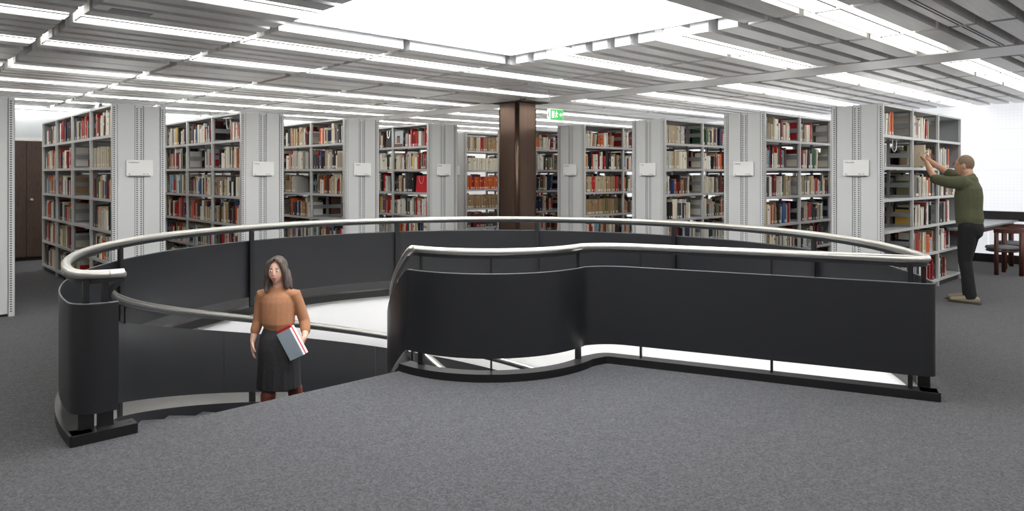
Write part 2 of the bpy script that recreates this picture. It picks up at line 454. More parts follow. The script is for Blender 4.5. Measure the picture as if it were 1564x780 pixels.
ex = empty('exit_sign', (.53, 9.75, 2.26), ANG_U, label='green and white exit sign box hanging from a thin wire right of the column', cat='sign')
b = MB(); b.box(0, .26, 0, .055, 0, .16, 'signw'); b.build('sign_box', ex)
b = MB(); b.box(.006, .254, -.004, 0, .006, .154, 'green'); face = b.build('sign_face', ex, label='green face with white emergency exit pictograms')
b = MB(); y = -.007
def flat(mb, pts, m, y0=y): mb.quad([(px, y0, pz) for px, pz in pts], m)
# door, running figure and arrow in flat white
flat(b, [(.03,.035),(.075,.035),(.075,.13),(.03,.13)], 'signw'); b.build('door_symbol', face); b = MB()
flat(b, [(.112,.118),(.126,.118),(.126,.134),(.112,.134)], 'signw'); flat(b, [(.105,.075),(.13,.07),(.138,.114),(.112,.114)], 'signw')
flat(b, [(.105,.075),(.12,.075),(.112,.04),(.098,.04)], 'signw'); flat(b, [(.118,.075),(.13,.072),(.15,.05),(.14,.044)], 'signw')
flat(b, [(.135,.11),(.138,.098),(.155,.09),(.158,.098)], 'signw'); flat(b, [(.112,.112),(.108,.1),(.092,.09),(.09,.097)], 'signw')
b.build('running_figure', face); b = MB()
flat(b, [(.185,.075),(.205,.075),(.205,.095),(.185,.095)], 'signw'); flat(b, [(.205,.055),(.235,.085),(.205,.115)], 'signw')
b.build('arrow_symbol', face)
b = MB(); b.quad([(-.003,.012,.02),(-.003,.04,.08),(-.003,.012,.14),(-.003,.02,.08)], 'slot'); b.build('arrow_mark', ex, label='dark arrow on the side')
b = MB(); b.tube([(.01,.03,.16),(.01,.03,CZ-2.26)], .003, 'knob', 6); b.build('wire', ex)
d = MB(); d.lathe([(0,-.04),(.03,-.04),(.045,-.02),(.05,0)], 'white', 16); d.build('smoke_detector', loc=(6.83, 11.25, CZ), label='small round smoke detector on the ceiling left of the bright facade', cat='detector', fix=True)

# ------------------------------------------------------------------ balustrade round the well
guard = empty('well_balustrade', (*CW.xy, 0), label='dark steel balustrade with bright handrail around the round stairwell', cat='railing')
G = Matrix.Translation(-CW)
def gl(P): return [p - CW for p in P]
def gbuild(mb, name, parent, **k): o = mb.build(name, parent, **k); return o
RZ = .93; SL = .01318
def rz_at(a): return RZ - SL*max(0, 223-a)
railP = landing(0, .845, fl=(.22,.16,.22), end_r=2.85, a_in=226)
mb = MB(); mb.tube(gl(z_of(railP, RZ)), .0275, 'rail', 14); mb.build('handrail', guard, label='brushed steel round handrail')
mb = MB(); wall_sheet(mb, gl(offset2(railP, 0)), RZ-.05, RZ-.026, .02, 'black'); mb.build('rail_strip', guard)
panP = landing(.035, .885, fl=(.16,.09,.16), end_r=2.885, a_in=224)
cuts = [(223,'L'),(182,'B'),(148,'B'),(114,'B'),(81,'B'),(48,'B'),(13,'B')]
# panel segments: left newel segment, big-circle segments, right segment with front run and inner drum
pts = [panP[0]] + [big(a, .035) for a in (182,148,114,81,48,13)] + [panP[-1]]
for a, b in zip(pts, pts[1:]):
    s = sub(panP, a, b); s = s[:]
    if len(s) > 2:
        d0 = (s[1]-s[0]).normalized()*.001; d1 = (s[-2]-s[-1]).normalized()*.001
        s[0] = s[0]+d0; s[-1] = s[-1]+d1
    mb = MB(); wall_sheet(mb, gl(s), .155, .77, .008, 'black'); mb.build('guard_panel', guard, label='charcoal steel guard panel')
    mb = MB(); q = gl(offset2(s, 0)); mb.tube(z_of(q, .772), .0055, 'edge', 6); mb.build('panel_edge', guard)
# curb
cO = landing(.06, .955, fl=(.015,.015,.03), end_r=2.79, a_in=223); cI = landing(-.06, .83, fl=(.01,.01,.05), end_r=2.79, a_in=223)
n = min(len(cO), len(cI))
def resample(P, n):
    L = [0]
    for a, b in zip(P, P[1:]): L.append(L[-1]+(b-a).length)
    out = []; k = 0
    for i in range(n):
        t = L[-1]*i/(n-1)
        while k < len(P)-2 and L[k+1] < t: k += 1
        s = (t-L[k])/max(1e-9, L[k+1]-L[k]); out.append(P[k].lerp(P[k+1], min(1, s)))
    return out
cI2 = offset2(cO, -.115) if (offset2(cO, -.115)[60]-CW).length < (cO[60]-CW).length else offset2(cO, .115)
mb = MB(); A = gl(cO); B = gl(cI2); zt = .058
mb.strip(z_of(A, 0), z_of(A, zt), 'blackd'); mb.strip(z_of(A, zt), z_of(B, zt), 'black'); mb.strip(z_of(B, zt), z_of(B, -.02), 'blackd')
for i in (0, -1): mb.quad([(*A[i].xy,0),(*B[i].xy,0),(*B[i].xy,zt),(*A[i].xy,zt)], 'blackd')
mb.build('curb', guard, label='black steel curb on the carpet', fix=True)
def post(pos, ang, w, t, z0, z1, parent, name='post', m='blackd'):
    ca, sa = math.cos(ang), math.sin(ang)
    mb = MB(); mb.box(-w/2, w/2, -t/2, t/2, z0, z1, m, T=lambda p: Vector((pos.x+p[0]*ca-p[1]*sa, pos.y+p[0]*sa+p[1]*ca, p[2])))
    return mb.build(name, parent)
for a in (182,148,114,81,48,13,-16): p = big(a, -.005)-CW; post(p, R(a+90), .05, .025, .05, RZ-.03, guard)
for r, w in ((3.13,.03),(2.25,.018),(1.28,.014)): p = lineR(r, -.0)-CW; post(p, R(-24.9), w, .03, .05, RZ-.03, guard)
p = big(-22.5, -.02)-CW; post(p, R(-24.9), .03, .02, .2, RZ-.03, guard); post(p, R(-24.9), .075, .03, .05, .2, guard)
for a, w in ((-36,.055),(-89,.014),(-128,.05)): p = pol(a, .85)-CW; post(p, R(a+90), w, .025, .05, RZ-.03 if w < .05 else .2, guard)
for a in (-36, -128): post(pol(a, .85)-CW, R(a+90), .016, .02, .2, RZ-.03, guard)
p = pol(223, 2.94)-CW+VX*.035; post(p, ANG_U, .08, .03, .05, .2, guard); post(p, ANG_U, .03, .03, .2, RZ-.03, guard)
p = pol(223, 3.035)-CW+VX*.05; post(p, ANG_U, .08, .03, .05, .2, guard); post(p, ANG_U, .03, .03, .2, RZ-.03, guard)

# ------------------------------------------------------------------ spiral staircase
stair = empty('spiral_staircase', (*CW.xy, 0), label='curved carpeted staircase with dark steel sides descending inside the round well', cat='staircase')
RO = 2.85; NS = 22; AS = 11.0; RISE = .145
for k in range(1, NS+1):
    a0 = 223-AS*(k-1); a1 = 223-AS*k; z = -RISE*k; mb = MB()
    A = gl([pol(a, .93) for a in (a0+1.5, (a0+a1)/2, a1)]); B = gl([pol(a, 2.80) for a in (a0+1.5, (a0+a1)/2, a1)])
    mb.strip(z_of(B, z), z_of(A, z), 'carpet', False); mb.strip(z_of(A, z-.17), z_of(B, z-.17), 'blackd', False)
    mb.quad([(*A[2].xy,z),(*B[2].xy,z),(*B[2].xy,z-.17),(*A[2].xy,z-.17)], 'carpet')
    mb.quad([(*B[0].xy,z),(*A[0].xy,z),(*A[0].xy,z-.17),(*B[0].xy,z-.17)], 'blackd')
    mb.build('step', stair)
# top riser under the landing edge
mb = MB(); a = gl([pol(223,.93), pol(223,2.80)]); mb.strip(z_of(a, 0), z_of(a, -.16), 'carpet', False); mb.build('riser', stair)
aE = 223-AS*NS
def heli(r, a0, a1, dz, step=3): 
    n = int(abs(a1-a0)/step); L = [a0+(a1-a0)*i/n for i in range(n+1)]
    return [pol(a, r)-CW for a in L], [rz_at(a)+dz for a in L]
for r, nm in ((2.82,'outer'),(.915,'inner')):
    P, Z = heli(r, 223, aE, -.87); mb = MB(); wall_sheet(mb, P, [z-.36 for z in Z], Z, .02, 'black'); mb.build('stringer', stair)
def gseg(r, L):
    for a, b in zip(L, L[1:]):
        P, Z = heli(r, a-.03, b+.03, -.16); mb = MB(); wall_sheet(mb, P, [z-.615 for z in Z], Z, .008, 'black'); mb.build('guard_panel', stair, label='sloping charcoal steel guard panel')
gseg(2.885, [223,199,160,121,82,43,4,aE]); gseg(.885, [224,150,60,aE])
P, Z = heli(2.85, 223, aE, 0)
st = pol(223, 2.93)-CW
rp = [Vector((*st.xy, RZ))] + [Vector((p.x, p.y, z)) for p, z in zip(P, Z)]
rp = fillet(rp, rp[1], .07, 5); mb = MB(); mb.tube(rp, .0265, 'rail', 14); mb.build('handrail', stair, label='brushed steel outer stair handrail')
P, Z = heli(.845, 227, aE, 0); mb = MB(); mb.tube([Vector((p.x,p.y,z)) for p, z in zip(P, Z)], .0265, 'rail', 14); mb.build('handrail', stair, label='brushed steel inner stair handrail')
P, Z = heli(2.85, 221, aE, 0); mb = MB(); wall_sheet(mb, P, [z-.05 for z in Z], [z-.025 for z in Z], .02, 'black'); mb.build('rail_strip', stair)
P, Z = heli(.845, 221, aE, 0); mb = MB(); wall_sheet(mb, P, [z-.05 for z in Z], [z-.025 for z in Z], .02, 'black'); mb.build('rail_strip', stair)
for a in (193,152,113,82,43,4):
    z = rz_at(a); post(pol(a, 2.868)-CW, R(a+90), .02, .012, z-.17, z-.04, stair); post(pol(a, 2.905)-CW, R(a+90), .07, .02, z-1.0, z-.2, stair)
for a in (190,150,105,60,15): z = rz_at(a); post(pol(a, .855)-CW, R(a+90), .03, .02, z-1.0, z-.04, stair)
# ------------------------------------------------------------------ bookcases
P1 = Vector((-4.6238, 8.101, 0)); P8 = Vector((4.2783, 8.0442, 0))
BW = .58; BAY = 1.02; TOP = 2.318
LEV = [.10, .475, .845, 1.215, 1.59, 1.965]       # shelf surfaces, lowest first
def bookcase_parts(s, nb):
    """meshes of a bookcase; local x along its length, visible side at y = 0, depth towards s*y"""
    L = nb*BAY; D = {}
    def y(w): return s*w
    for i, (w0, w1) in enumerate(((.062,.24),(.34,.518))):
        m = MB(); m.box(-.012, .004, y(w0), y(w1), .03, TOP, 'case'); D.setdefault('side_sheet', []).append(m.mesh('side_sheet'))
    for w0, w1, cols in ((0,.058,(.022,)), (.244,.336,(.268,.312)), (.522,.58,(.545,))):
        m = MB(); m.box(-.02 if w0 != .244 else -.006, .03, y(w0), y(w1), 0, TOP+.004, 'case')
        x = -.0205 if w0 != .244 else -.0065; z = .05
        while z < TOP-.03:
            for c in cols: m.box(x, x+.002, y(c-.009), y(c+.009), z, z+.012, 'slot')
            z += .0247
        m.box(x-.002, x+.004, y(w0+.0), y(w0+.004), 0, TOP, 'caseg'); m.box(x-.002, x+.004, y(w1-.004), y(w1), 0, TOP, 'caseg')
        D.setdefault('slotted_upright', []).append(m.mesh('slotted_upright'))
    dv = []
    for k in range(1, nb+1):
        m = MB(); x = k*BAY; m.box(x-.016, x+.016, y(0), y(.03), 0, TOP, 'case'); m.box(x-.016, x+.016, y(.55), y(.58), 0, TOP, 'case')
        if k == nb: m.box(x-.004, x+.004, y(.03), y(.55), .03, TOP-.01, 'caseg')
        else:
            m.box(x-.012, x+.012, y(.272), y(.308), .03, TOP-.01, 'caseg')
            for w0, w1 in ((.03,.05),(.53,.55)): m.box(x-.003, x+.003, y(w0), y(w1), .03, TOP-.01, 'caseg')
            for i, z in enumerate(LEV):
                for a, c in ((-.012,.03),(.125,.185),(.31,.34)): m.box(x-.003, x+.003, y(.05), y(.53), z+a, min(z+c, TOP-.01), 'caseg')
        dv.append(m.mesh('divider'))
    m = MB(); m.box(.0, .004, y(.03), y(.55), .03, TOP-.01, 'caseg'); dv.append(m.mesh('divider'))
    D['divider'] = dv; D['shelf'] = []
    for b in range(nb):
        for z in LEV:
            m = MB(); x0, x1 = b*BAY+.017, (b+1)*BAY-.017
            m.box(x0, x1, y(.008), y(.572), z-.012, z, 'shelf'); m.box(x0, x1, y(.002), y(.010), z-.032, z+.002, 'shelf'); m.box(x0, x1, y(.57), y(.578), z-.032, z+.002, 'shelf')
            D['shelf'].append(m.mesh('shelf'))
    D['cross_bar'] = []
    for b in range(nb):
        m = MB(); x0, x1 = b*BAY+.017, (b+1)*BAY-.017
        D['cross_bar'] = D.get('cross_bar', [])
        for z in (TOP-.09, 1.59, .84): m = MB(); m.box(x0, x1, y(.287), y(.293), z, z+.04, 'caseg'); D['cross_bar'].append(m.mesh('cross_bar'))
    m = MB(); m.box(0, L, y(.004), y(.576), TOP-.022, TOP, 'shelf'); D['top_cover'] = [m.mesh('top_cover')]
    m = MB(); m.box(.02, L-.01, y(.03), y(.55), .0, .068, 'plinth'); D['plinth'] = [m.mesh('plinth')]
    return D
PARTS = {(1,3): bookcase_parts(1, 3), (-1,4): bookcase_parts(-1, 4)}
def textmesh(txt, size):
    c = bpy.data.curves.new('txt', 'FONT'); c.body = txt; c.size = size; c.extrude = .0004
    o = bpy.data.objects.new('txt', c); COL.objects.link(o); bpy.context.view_layer.update()
    me = bpy.data.meshes.new_from_object(o.evaluated_get(bpy.context.evaluated_depsgraph_get())); me.materials.clear(); me.materials.append(M['ink'])
    bpy.data.objects.remove(o); return me
PW, PH = .29, .185
def placard(parent, s, txt, n1, n2):
    """white sign card on the end panel; end panel lies in the local plane x=-.02"""
    m = MB(); yc = s*.29; m.box(-.034, -.028, yc-PW/2, yc+PW/2, 1.49, 1.49+PH, 'card')
    pl = m.build('sign_card', parent, label='white sign card with small dark lettering')
    m = MB(); m.box(-.036, -.02, yc-PW/2+.03, yc+PW/2-.03, 1.48, 1.49, 'slot'); m.build('card_holder', pl)
    # text plane: viewer looks along local +x; right hand of the viewer is local -y*? -> rotation below
    def put(t, size, dy, z):
        me = textmesh(t, size); o = link('lettering', me, pl)
        o.rotation_euler = (R(90), 0, R(-90)); o.location = (-.0355, yc + PW/2 - dy, z)
    put(txt, .021, .02, 1.49+PH-.035); put(n1, .017, .02, 1.502); put(n2, .017, PW-.115, 1.502)

cases = []
Lname = ['bookcase cut by the left edge','leftmost whole bookcase','second bookcase from the left','third bookcase from the left','fourth bookcase from the left']
for k in range(5):
    org = P1 + UX*(1.5017*(k-1)); cases.append(dict(side='L', k=k, org=org, ang=ANG_V, s=-1, nb=4, name=Lname[k], near='right'))
shift = [.02, -.05, -.015, .03, .03, .04]
Rname = ['bookcase beside the man in green','second bookcase from the right','third bookcase from the right','fourth bookcase from the right','bookcase right behind the column','bookcase left behind the column']
for k in range(6):
    org = P8 + VX*(1.5017*k + shift[k]); cases.append(dict(side='R', k=k, org=org, ang=ANG_U, s=1, nb=3, name=Rname[k], near='left'))
cards = {('L',1):('1. Architektur','100','100 - 109'),('L',2):('2. Kunst','110','110 - 124'),('L',3):('3. Malerei','125','125 - 131'),('L',4):('4. Skulptur','132','132 - 140'),
         ('R',5):('5. Design','141','141 - 149'),('R',3):('6. Fotografie','150','150 - 158'),('R',2):('7. Film','159','159 - 170'),('R',1):('8. Theater','171','171 - 184'),('R',0):('9. Bauwesen','185','185 - 199')}
clabel = {'L0':'pale grey bookcase end cut off by the left edge of the picture','L1':'grey steel bookcase with sign card, leftmost whole one, four bays of books','L2':'grey steel bookcase with sign card, second whole one from the left','L3':'grey steel bookcase with sign card, third whole one from the left','L4':'grey steel bookcase holding the red paper bag, fourth from the left',
 'R0':'grey steel bookcase the man in the green sweater is reaching into','R1':'grey steel bookcase with sign card, second from the right','R2':'grey steel bookcase with sign card, third from the right','R3':'grey steel bookcase with sign card, fourth from the right','R4':'grey steel bookcase partly hidden, just right of the column','R5':'grey steel bookcase with matching bound sets, just left of the column'}
for c in cases:
    if c['side'] == 'R' and c['k'] > 5: continue
    e = empty('bookcase', c['org'], c['ang'], label=clabel[c['side']+str(c['k'])], cat='bookcase', group='bookcases in two rows')
    c['obj'] = e
    for nm, ml in PARTS[(c['s'], c['nb'])].items():
        for me in ml: link(nm, me, e)
    if (c['side'], c['k']) in cards: placard(e, c['s'], *cards[(c['side'], c['k'])])

# ------------------------------------------------------------------ books
PAL = [('cream',(232,226,208),17),('white',(240,238,232),14),('light grey',(196,194,188),10),('beige',(198,182,152),9),('tan',(168,140,104),6),('black',(30,29,31),11),('dark grey',(74,74,76),7),
       ('red',(186,34,36),9),('dark red',(122,28,32),4),('orange',(216,104,44),3),('brown',(96,62,44),5),('navy blue',(38,46,78),4),('blue',(58,94,142),3),('pale blue',(140,170,190),2),('green',(54,92,62),2),('olive',(112,108,74),2),('yellow',(214,180,76),1),('pink',(206,130,122),1)]
PALW = [p[2] for p in PAL]; CN = {p[0]: p for p in PAL}
def jit(c, a=.12): k = 1+random.uniform(-a, a); return tuple(min(1, max(0, x*k)) for x in s2l(c))
PAGE = s2l((224,216,196)); TAGC = s2l((236,234,226))
def add_book(mb, x, w, h, dp, y0, s, z, tilt, col, full, spine_tag, accent):
    """book standing at local x..x+w; spine at y0 (towards the viewer side), going s*dp back"""
    ct, stt = math.cos(tilt), math.sin(tilt)
    def T(p): return (x + p[0]*ct + p[2]*stt, p[1], z + p[2]*ct - p[0]*stt + (w*abs(stt) if tilt > 0 else 0))
    ya, yb = y0, y0+s*dp
    if full:
        t = min(.0025, w*.2)
        mb.box(0, t, ya, yb, 0, h, 'book', T, col); mb.box(w-t, w, ya, yb, 0, h, 'book', T, col); mb.box(t, w-t, ya, ya+s*t, 0, h, 'book', T, col)
        mb.box(t, w-t, ya+s*t, yb-s*.004, .003, h-.004, 'book', T, PAGE)
    else:
        mb.box(0, w, ya, yb, 0, h, 'book', T, cols=[col, PAGE, col, col, col, col])
    e = ya - s*.0006
    def face(x0, x1, z0, z1, c):
        q = [(x0,e,z0),(x1,e,z0),(x1,e,z1),(x0,e,z1)]
        mb.quad([T(p) for p in (q if s > 0 else q[::-1])], 'book', c=c)
    if spine_tag: face(w*.12, w*.88, .012, .012+min(.035, h*.14), TAGC)
    if accent:
        z0 = h*random.uniform(.5,.8); face(w*.2, w*.8, z0, z0+h*random.uniform(.05,.16), accent)
# fill of each cell seen in the photograph: (start, end) share of the bay covered by books, measured from the near end
FILL = {('L',1):{1:{4:(0,1),3:(0,1)},}}
def cell_fill(c, b, l):
    key = (c['side'], c['k'], b, l)
    F = {  # l: 5 = top shelf ... 0 = lowest
     ('L',1,0,5):(.12,.9),('L',1,0,4):(.2,.95),('L',1,1,4):None,('L',1,1,3):None,('L',1,1,2):None,('L',1,1,1):None,('L',1,1,0):(.6,.9),
     ('L',4,0,3):(.41,.97),('L',4,1,5):(.3,.95),('L',4,0,5):(.03,.68),('L',3,0,4):(.24,.97),
     ('L',2,0,5):(.05,.45),('L',2,1,4):(.0,.35),('L',3,0,2):(.0,.12),('L',3,1,2):(.05,.8),('L',3,1,3):(.55,.98),
     ('R',0,0,5):(.04,.42),('R',0,0,4):(.02,.2),('R',0,0,3):(.0,.1),('R',0,0,2):(.0,.12),('R',0,0,1):None,('R',0,1,5):(.04,.7),('R',0,2,5):None,('R',0,2,4):(.04,.55),
     ('R',0,2,1):(.0,.6),('R',0,2,0):(.05,.45),('R',0,1,4):(.24,.86),('R',0,2,2):(.03,.6),
     ('R',1,0,5):(.02,.82),('R',1,1,5):(.0,.45),('R',1,0,4):(.04,.66),('R',1,1,4):(.0,.62),('R',1,0,3):(.03,.8),('R',1,0,2):(.03,.8),
     ('R',2,0,5):(.02,.6),('R',2,0,4):(.02,.6),('R',2,0,3):(.02,.72),('R',2,0,2):(.02,.7),
     ('R',3,0,5):(.02,.82),('R',3,0,4):(.02,.96),('R',3,0,3):(.02,.96),('R',3,0,2):(.02,.92),
    }
    if key in F: return F[key]
    return (random.uniform(.01,.06), random.uniform(.8,.97))
SPECIAL = {('R',5,0,4):('cream',), ('R',5,0,3):('orange','red'), ('R',5,0,2):('tan',), ('R',5,0,1):('dark grey','light grey','dark red'), ('R',5,0,0):('red','dark red'),('R',5,0,5):('cream','red','tan'),
           ('R',3,0,3):('beige','red','tan','dark grey'), ('R',3,0,2):('tan','olive'), ('L',1,0,4):('beige','light grey'), ('R',2,0,4):('cream','light grey','beige'), ('R',2,0,5):('beige','light grey')}
books = []
def project(p): return 782 + F_PX*p.x/p.y, 266.8 + F_PX*(1.5-p.z)/p.y
for c in cases:
    s = c['s']; ca, sa = math.cos(c['ang']), math.sin(c['ang'])
    for b in range(c['nb']):
        for l in range(6):
            fl = cell_fill(c, b, l)
            clear = (LEV[l+1]-.034 if l < 5 else TOP-.03) - LEV[l]
            for side in (0, 1):
                if side == 1: fl2 = (.03, random.uniform(.6,.95)) if fl else (.3, .6)
                else: fl2 = fl
                if not fl2: continue
                x = b*BAY+.02+fl2[0]*(BAY-.04); xe = b*BAY+.02+fl2[1]*(BAY-.04)
                sp = SPECIAL.get((c['side'], c['k'], b, l)) if side == 0 else None
                base_h = random.uniform(.235, .275); run = 0; rc = None; cell = []
                while x < xe-.01:
                    if run <= 0:
                        run = random.choice((1,1,1,1,1,2,3)) if not sp else 3
                        rc = CN[random.choice(sp)] if sp else random.choices(PAL, PALW)[0]
                        rw = random.choice((.012,.016,.02,.024,.03,.036,.045)); rh = min(clear-.012, max(.17, base_h+random.uniform(-.06,.045)))
                        if sp: rw = .028; rh = min(clear-.02, base_h)
                    run -= 1
                    w = rw*random.uniform(.85,1.15); h = rh*random.uniform(.99,1.01)
                    if x+w > xe: break
                    tilt = 0
                    if random.random() < .1 and x+w+h*.09 < xe and not sp: tilt = random.choice((.06,.09))
                    dp = random.uniform(.17,.225); y0 = s*(.022+random.uniform(0,.02)) if side == 0 else s*(.555)
                    col = jit(rc[1]); ac = None
                    r = random.random()
                    if r < .35: ac = jit(random.choice(((40,38,38),(240,236,226),(176,40,38),(210,190,150),(60,70,100))))
                    bk = dict(c=c, b=b, l=l, x=x, w=w, h=h, dp=dp, y0=y0, s=s if side == 0 else -s, z=LEV[l], tilt=tilt, col=col, name=rc[0], tag=(random.random() < .6), ac=ac, side=side, seed=len(books))
                    px = c['org'] + Vector((ca*(x+w/2)-sa*y0, sa*(x+w/2)+ca*y0, LEV[l]+h/2))
                    bk['p'] = px; bk['px'] = project(px) if px.y > 1 else (0,0)
                    books.append(bk); cell.append(bk)
                    x += w + random.uniform(.0005,.002) + (h*math.sin(tilt) if tilt else 0) + (random.uniform(.02,.1) if random.random() < .012 else 0)
                cell.sort(key=lambda q: q['px'][0])
                for i, q in enumerate(cell): q['ord'] = i+1; q['cnt'] = len(cell)
def hidden(q):
    x, y = q['px']
    if x < 8 or x > 1500 or q['side'] == 1: return True
    return (q['l'] == 0 and not (x < 160 or x > 1400)) or q['px'][1] > 345 and 190 < x < 1330
for q in books:
    n = (-UX if q['c']['side'] == 'L' else -VX); v = -(q['p']-Vector((0,0,1.5))).normalized()
    cosv = max(0, n.dot(v)); D = q['p'].length
    q['area'] = 0 if (hidden(q) or q['c']['k'] == 0 and q['c']['side'] == 'L') else q['w']*q['h']*cosv/D**2
order = sorted(books, key=lambda q: -q['area'])
ownb = set(id(q) for q in order[:300]); restb = MB()
ordn = ['first','second','third','fourth','fifth','sixth','seventh','eighth','ninth','tenth','eleventh','twelfth','thirteenth','fourteenth','fifteenth','sixteenth','seventeenth','eighteenth','nineteenth','twentieth','21st','22nd','23rd','24th','25th','26th','27th','28th','29th','30th']
ordn += ['%dth' % i for i in range(31, 80)]
shelfn = {5:'top shelf', 4:'second shelf down', 3:'third shelf down', 2:'fourth shelf down', 1:'fifth shelf down', 0:'bottom shelf'}
bayn = ['nearest','second','third','fourth']
shortc = {'L1':'leftmost whole bookcase','L2':'second bookcase','L3':'third bookcase','L4':'red bag bookcase','R0':"man's bookcase",'R1':'bookcase left of his','R2':'third bookcase from right','R3':'fourth bookcase from right','R4':'bookcase right of column','R5':'bookcase left of column','L0':'edge bookcase'}
for q in books:
    c = q['c']; s = q['s']; random.seed(q['seed'])
    ck = c['side']+str(c['k'])
    if id(q) in ownb:
        mb = MB(); add_book(mb, 0, q['w'], q['h'], q['dp'], 0, s, 0, q['tilt'], q['col'], True, q['tag'], q['ac'])
        ca, sa = math.cos(c['ang']), math.sin(c['ang'])
        lab = '%s book, %s from left, %s, %s bay, %s' % (q['name'], ordn[q['ord']-1], shelfn[q['l']], bayn[q['b']], shortc[ck])
        mb.build('book', loc=c['org']+Vector((ca*q['x']-sa*q['y0'], sa*q['x']+ca*q['y0'], q['z']+.0005)), rz=c['ang'], label=lab, cat='book', group='books on the steel shelves', fix=True)
    else:
        t = MB(); add_book(t, q['x'], q['w'], q['h'], q['dp'], q['y0'], s, q['z']+.0005, q['tilt'], q['col'], False, q['tag'] and q['side'] == 0, q['ac'] if q['side'] == 0 else None)
        ca, sa = math.cos(c['ang']), math.sin(c['ang']); o = c['org']; base = len(restb.v)
        flip = s < 0 and False
        restb.v += [(o.x+ca*p[0]-sa*p[1], o.y+sa*p[0]+ca*p[1], p[2]) for p in t.v]
        k = restb.mi('book'); restb.f += [tuple(base+i for i in f) for f in t.f]; restb.m += [k]*len(t.f); restb.sm += [False]*len(t.f); restb.c += t.c
restb.build('book_rows', label='all the remaining books standing on the grey steel shelves', cat='books', kind='stuff')
# ------------------------------------------------------------------ people
class Clay:
    """collects overlapping solids; melt() fuses them into one continuous smooth surface"""
    def __init__(s): s.mb = MB()
    def tube(s, P, RX, RY=None, side=(1,0,0), n=18, m='skin', flat=False):
        P = [Vector(p) for p in P]; RY = RY or RX; mb = s.mb; side = Vector(side)
        # rounded ends
        def cap(p, q, rx, ry):
            d = (p-q).normalized(); e = min(rx, ry); return [(p+d*e*math.sin(t), rx*math.cos(t), ry*math.cos(t)) for t in (R(35), R(65), R(86))]
        ring = [(p, a, b) for p, a, b in zip(P, RX, RY)]
        ring = cap(P[0], P[1], RX[0], RY[0])[::-1] + ring + ([] if flat else cap(P[-1], P[-2], RX[-1], RY[-1]))
        b0 = len(mb.v); N = len(ring); k = mb.mi(m)
        for i, (p, rx, ry) in enumerate(ring):
            t = (ring[min(i+1, N-1)][0] - ring[max(i-1, 0)][0]).normalized()
            a = (side - t*side.dot(t)).normalized(); c = t.cross(a)
            for q in range(n): w = 2*math.pi*q/n; mb.v.append(tuple(p + a*math.cos(w)*rx + c*math.sin(w)*ry))
        for i in range(N-1):
            for q in range(n): q2 = (q+1) % n; mb.f.append((b0+i*n+q, b0+i*n+q2, b0+(i+1)*n+q2, b0+(i+1)*n+q)); mb.m.append(k); mb.sm.append(True); mb.c.append(None)
        mb.f.append(tuple(b0+q for q in range(n))[::-1]); mb.m.append(k); mb.sm.append(True); mb.c.append(None)
        e = b0+(N-1)*n; mb.f.append(tuple(e+q for q in range(n))); mb.m.append(k); mb.sm.append(True); mb.c.append(None)
    def ball(s, c, r, fn=None, n=24, m='skin', T=None):
        mb = s.mb; b0 = len(mb.v); k = mb.mi(m); c = Vector(c); K = n//2
        for i in range(K+1):
            th = math.pi*(i+.02*(i == 0)-.02*(i == K))/K
            for q in range(n):
                ph = 2*math.pi*q/n; d = Vector((math.sin(th)*math.cos(ph), math.sin(th)*math.sin(ph), math.cos(th)))
                p = Vector((d.x*r[0], d.y*r[1], d.z*r[2]))
                if fn: p = fn(d, p)
                if T: p = T @ p
                mb.v.append(tuple(c+p))
        for i in range(K):
            for q in range(n): q2 = (q+1) % n; mb.f.append((b0+i*n+q, b0+(i+1)*n+q, b0+(i+1)*n+q2, b0+i*n+q2)); mb.m.append(k); mb.sm.append(True); mb.c.append(None)
        mb.f.append(tuple(b0+q for q in range(n))); mb.m.append(k); mb.sm.append(True); mb.c.append(None)
        e = b0+K*n; mb.f.append(tuple(e+q for q in range(n))[::-1]); mb.m.append(k); mb.sm.append(True); mb.c.append(None)
    def melt(s, name, m, parent, voxel=.008, smooth=4, **kw):
        o = s.mb.build(name, fix=True)
        rm = o.modifiers.new('r', 'REMESH'); rm.mode = 'VOXEL'; rm.voxel_size = voxel; rm.use_smooth_shade = True
        if smooth: sm = o.modifiers.new('s', 'SMOOTH'); sm.factor = .5; sm.iterations = smooth
        bpy.context.view_layer.update(); dg = bpy.context.evaluated_depsgraph_get()
        me = bpy.data.meshes.new_from_object(o.evaluated_get(dg)); old = o.data; o.modifiers.clear(); o.data = me; bpy.data.meshes.remove(old)
        me.materials.clear(); me.materials.append(M[m]); me.polygons.foreach_set('material_index', [0]*len(me.polygons)); me.name = name
        o.parent = parent; tag(o, **kw); return o
def head_fn(jaw, nose):
    def fn(d, p):
        x, y, z = p; t = max(0, -d.z)
        x *= 1-jaw*t*t; y *= 1-.12*t*t
        if d.z < 0: y += -.012*t                       # chin forward (front is -y)
        if y < 0: y *= .93
        x *= 1-.06*max(0, -d.y)*(1 if abs(d.z) < .6 else .4)
        # nose
        g = math.exp(-((d.x)/.13)**2 - ((d.z+.14)/.2)**2) if d.y < 0 else 0
        y -= nose*g
        # brow, eye sockets, mouth
        if d.y < 0:
            for sx in (-.36, .36): y += .007*math.exp(-((d.x-sx)/.18)**2 - ((d.z-.02)/.12)**2)
            y -= .004*math.exp(-((d.x)/.25)**2 - ((d.z+.5)/.1)**2)
            y -= .005*math.exp(-((d.x)/.2)**2 - ((d.z+.85)/.15)**2)
        return Vector((x, y, z))
    return fn
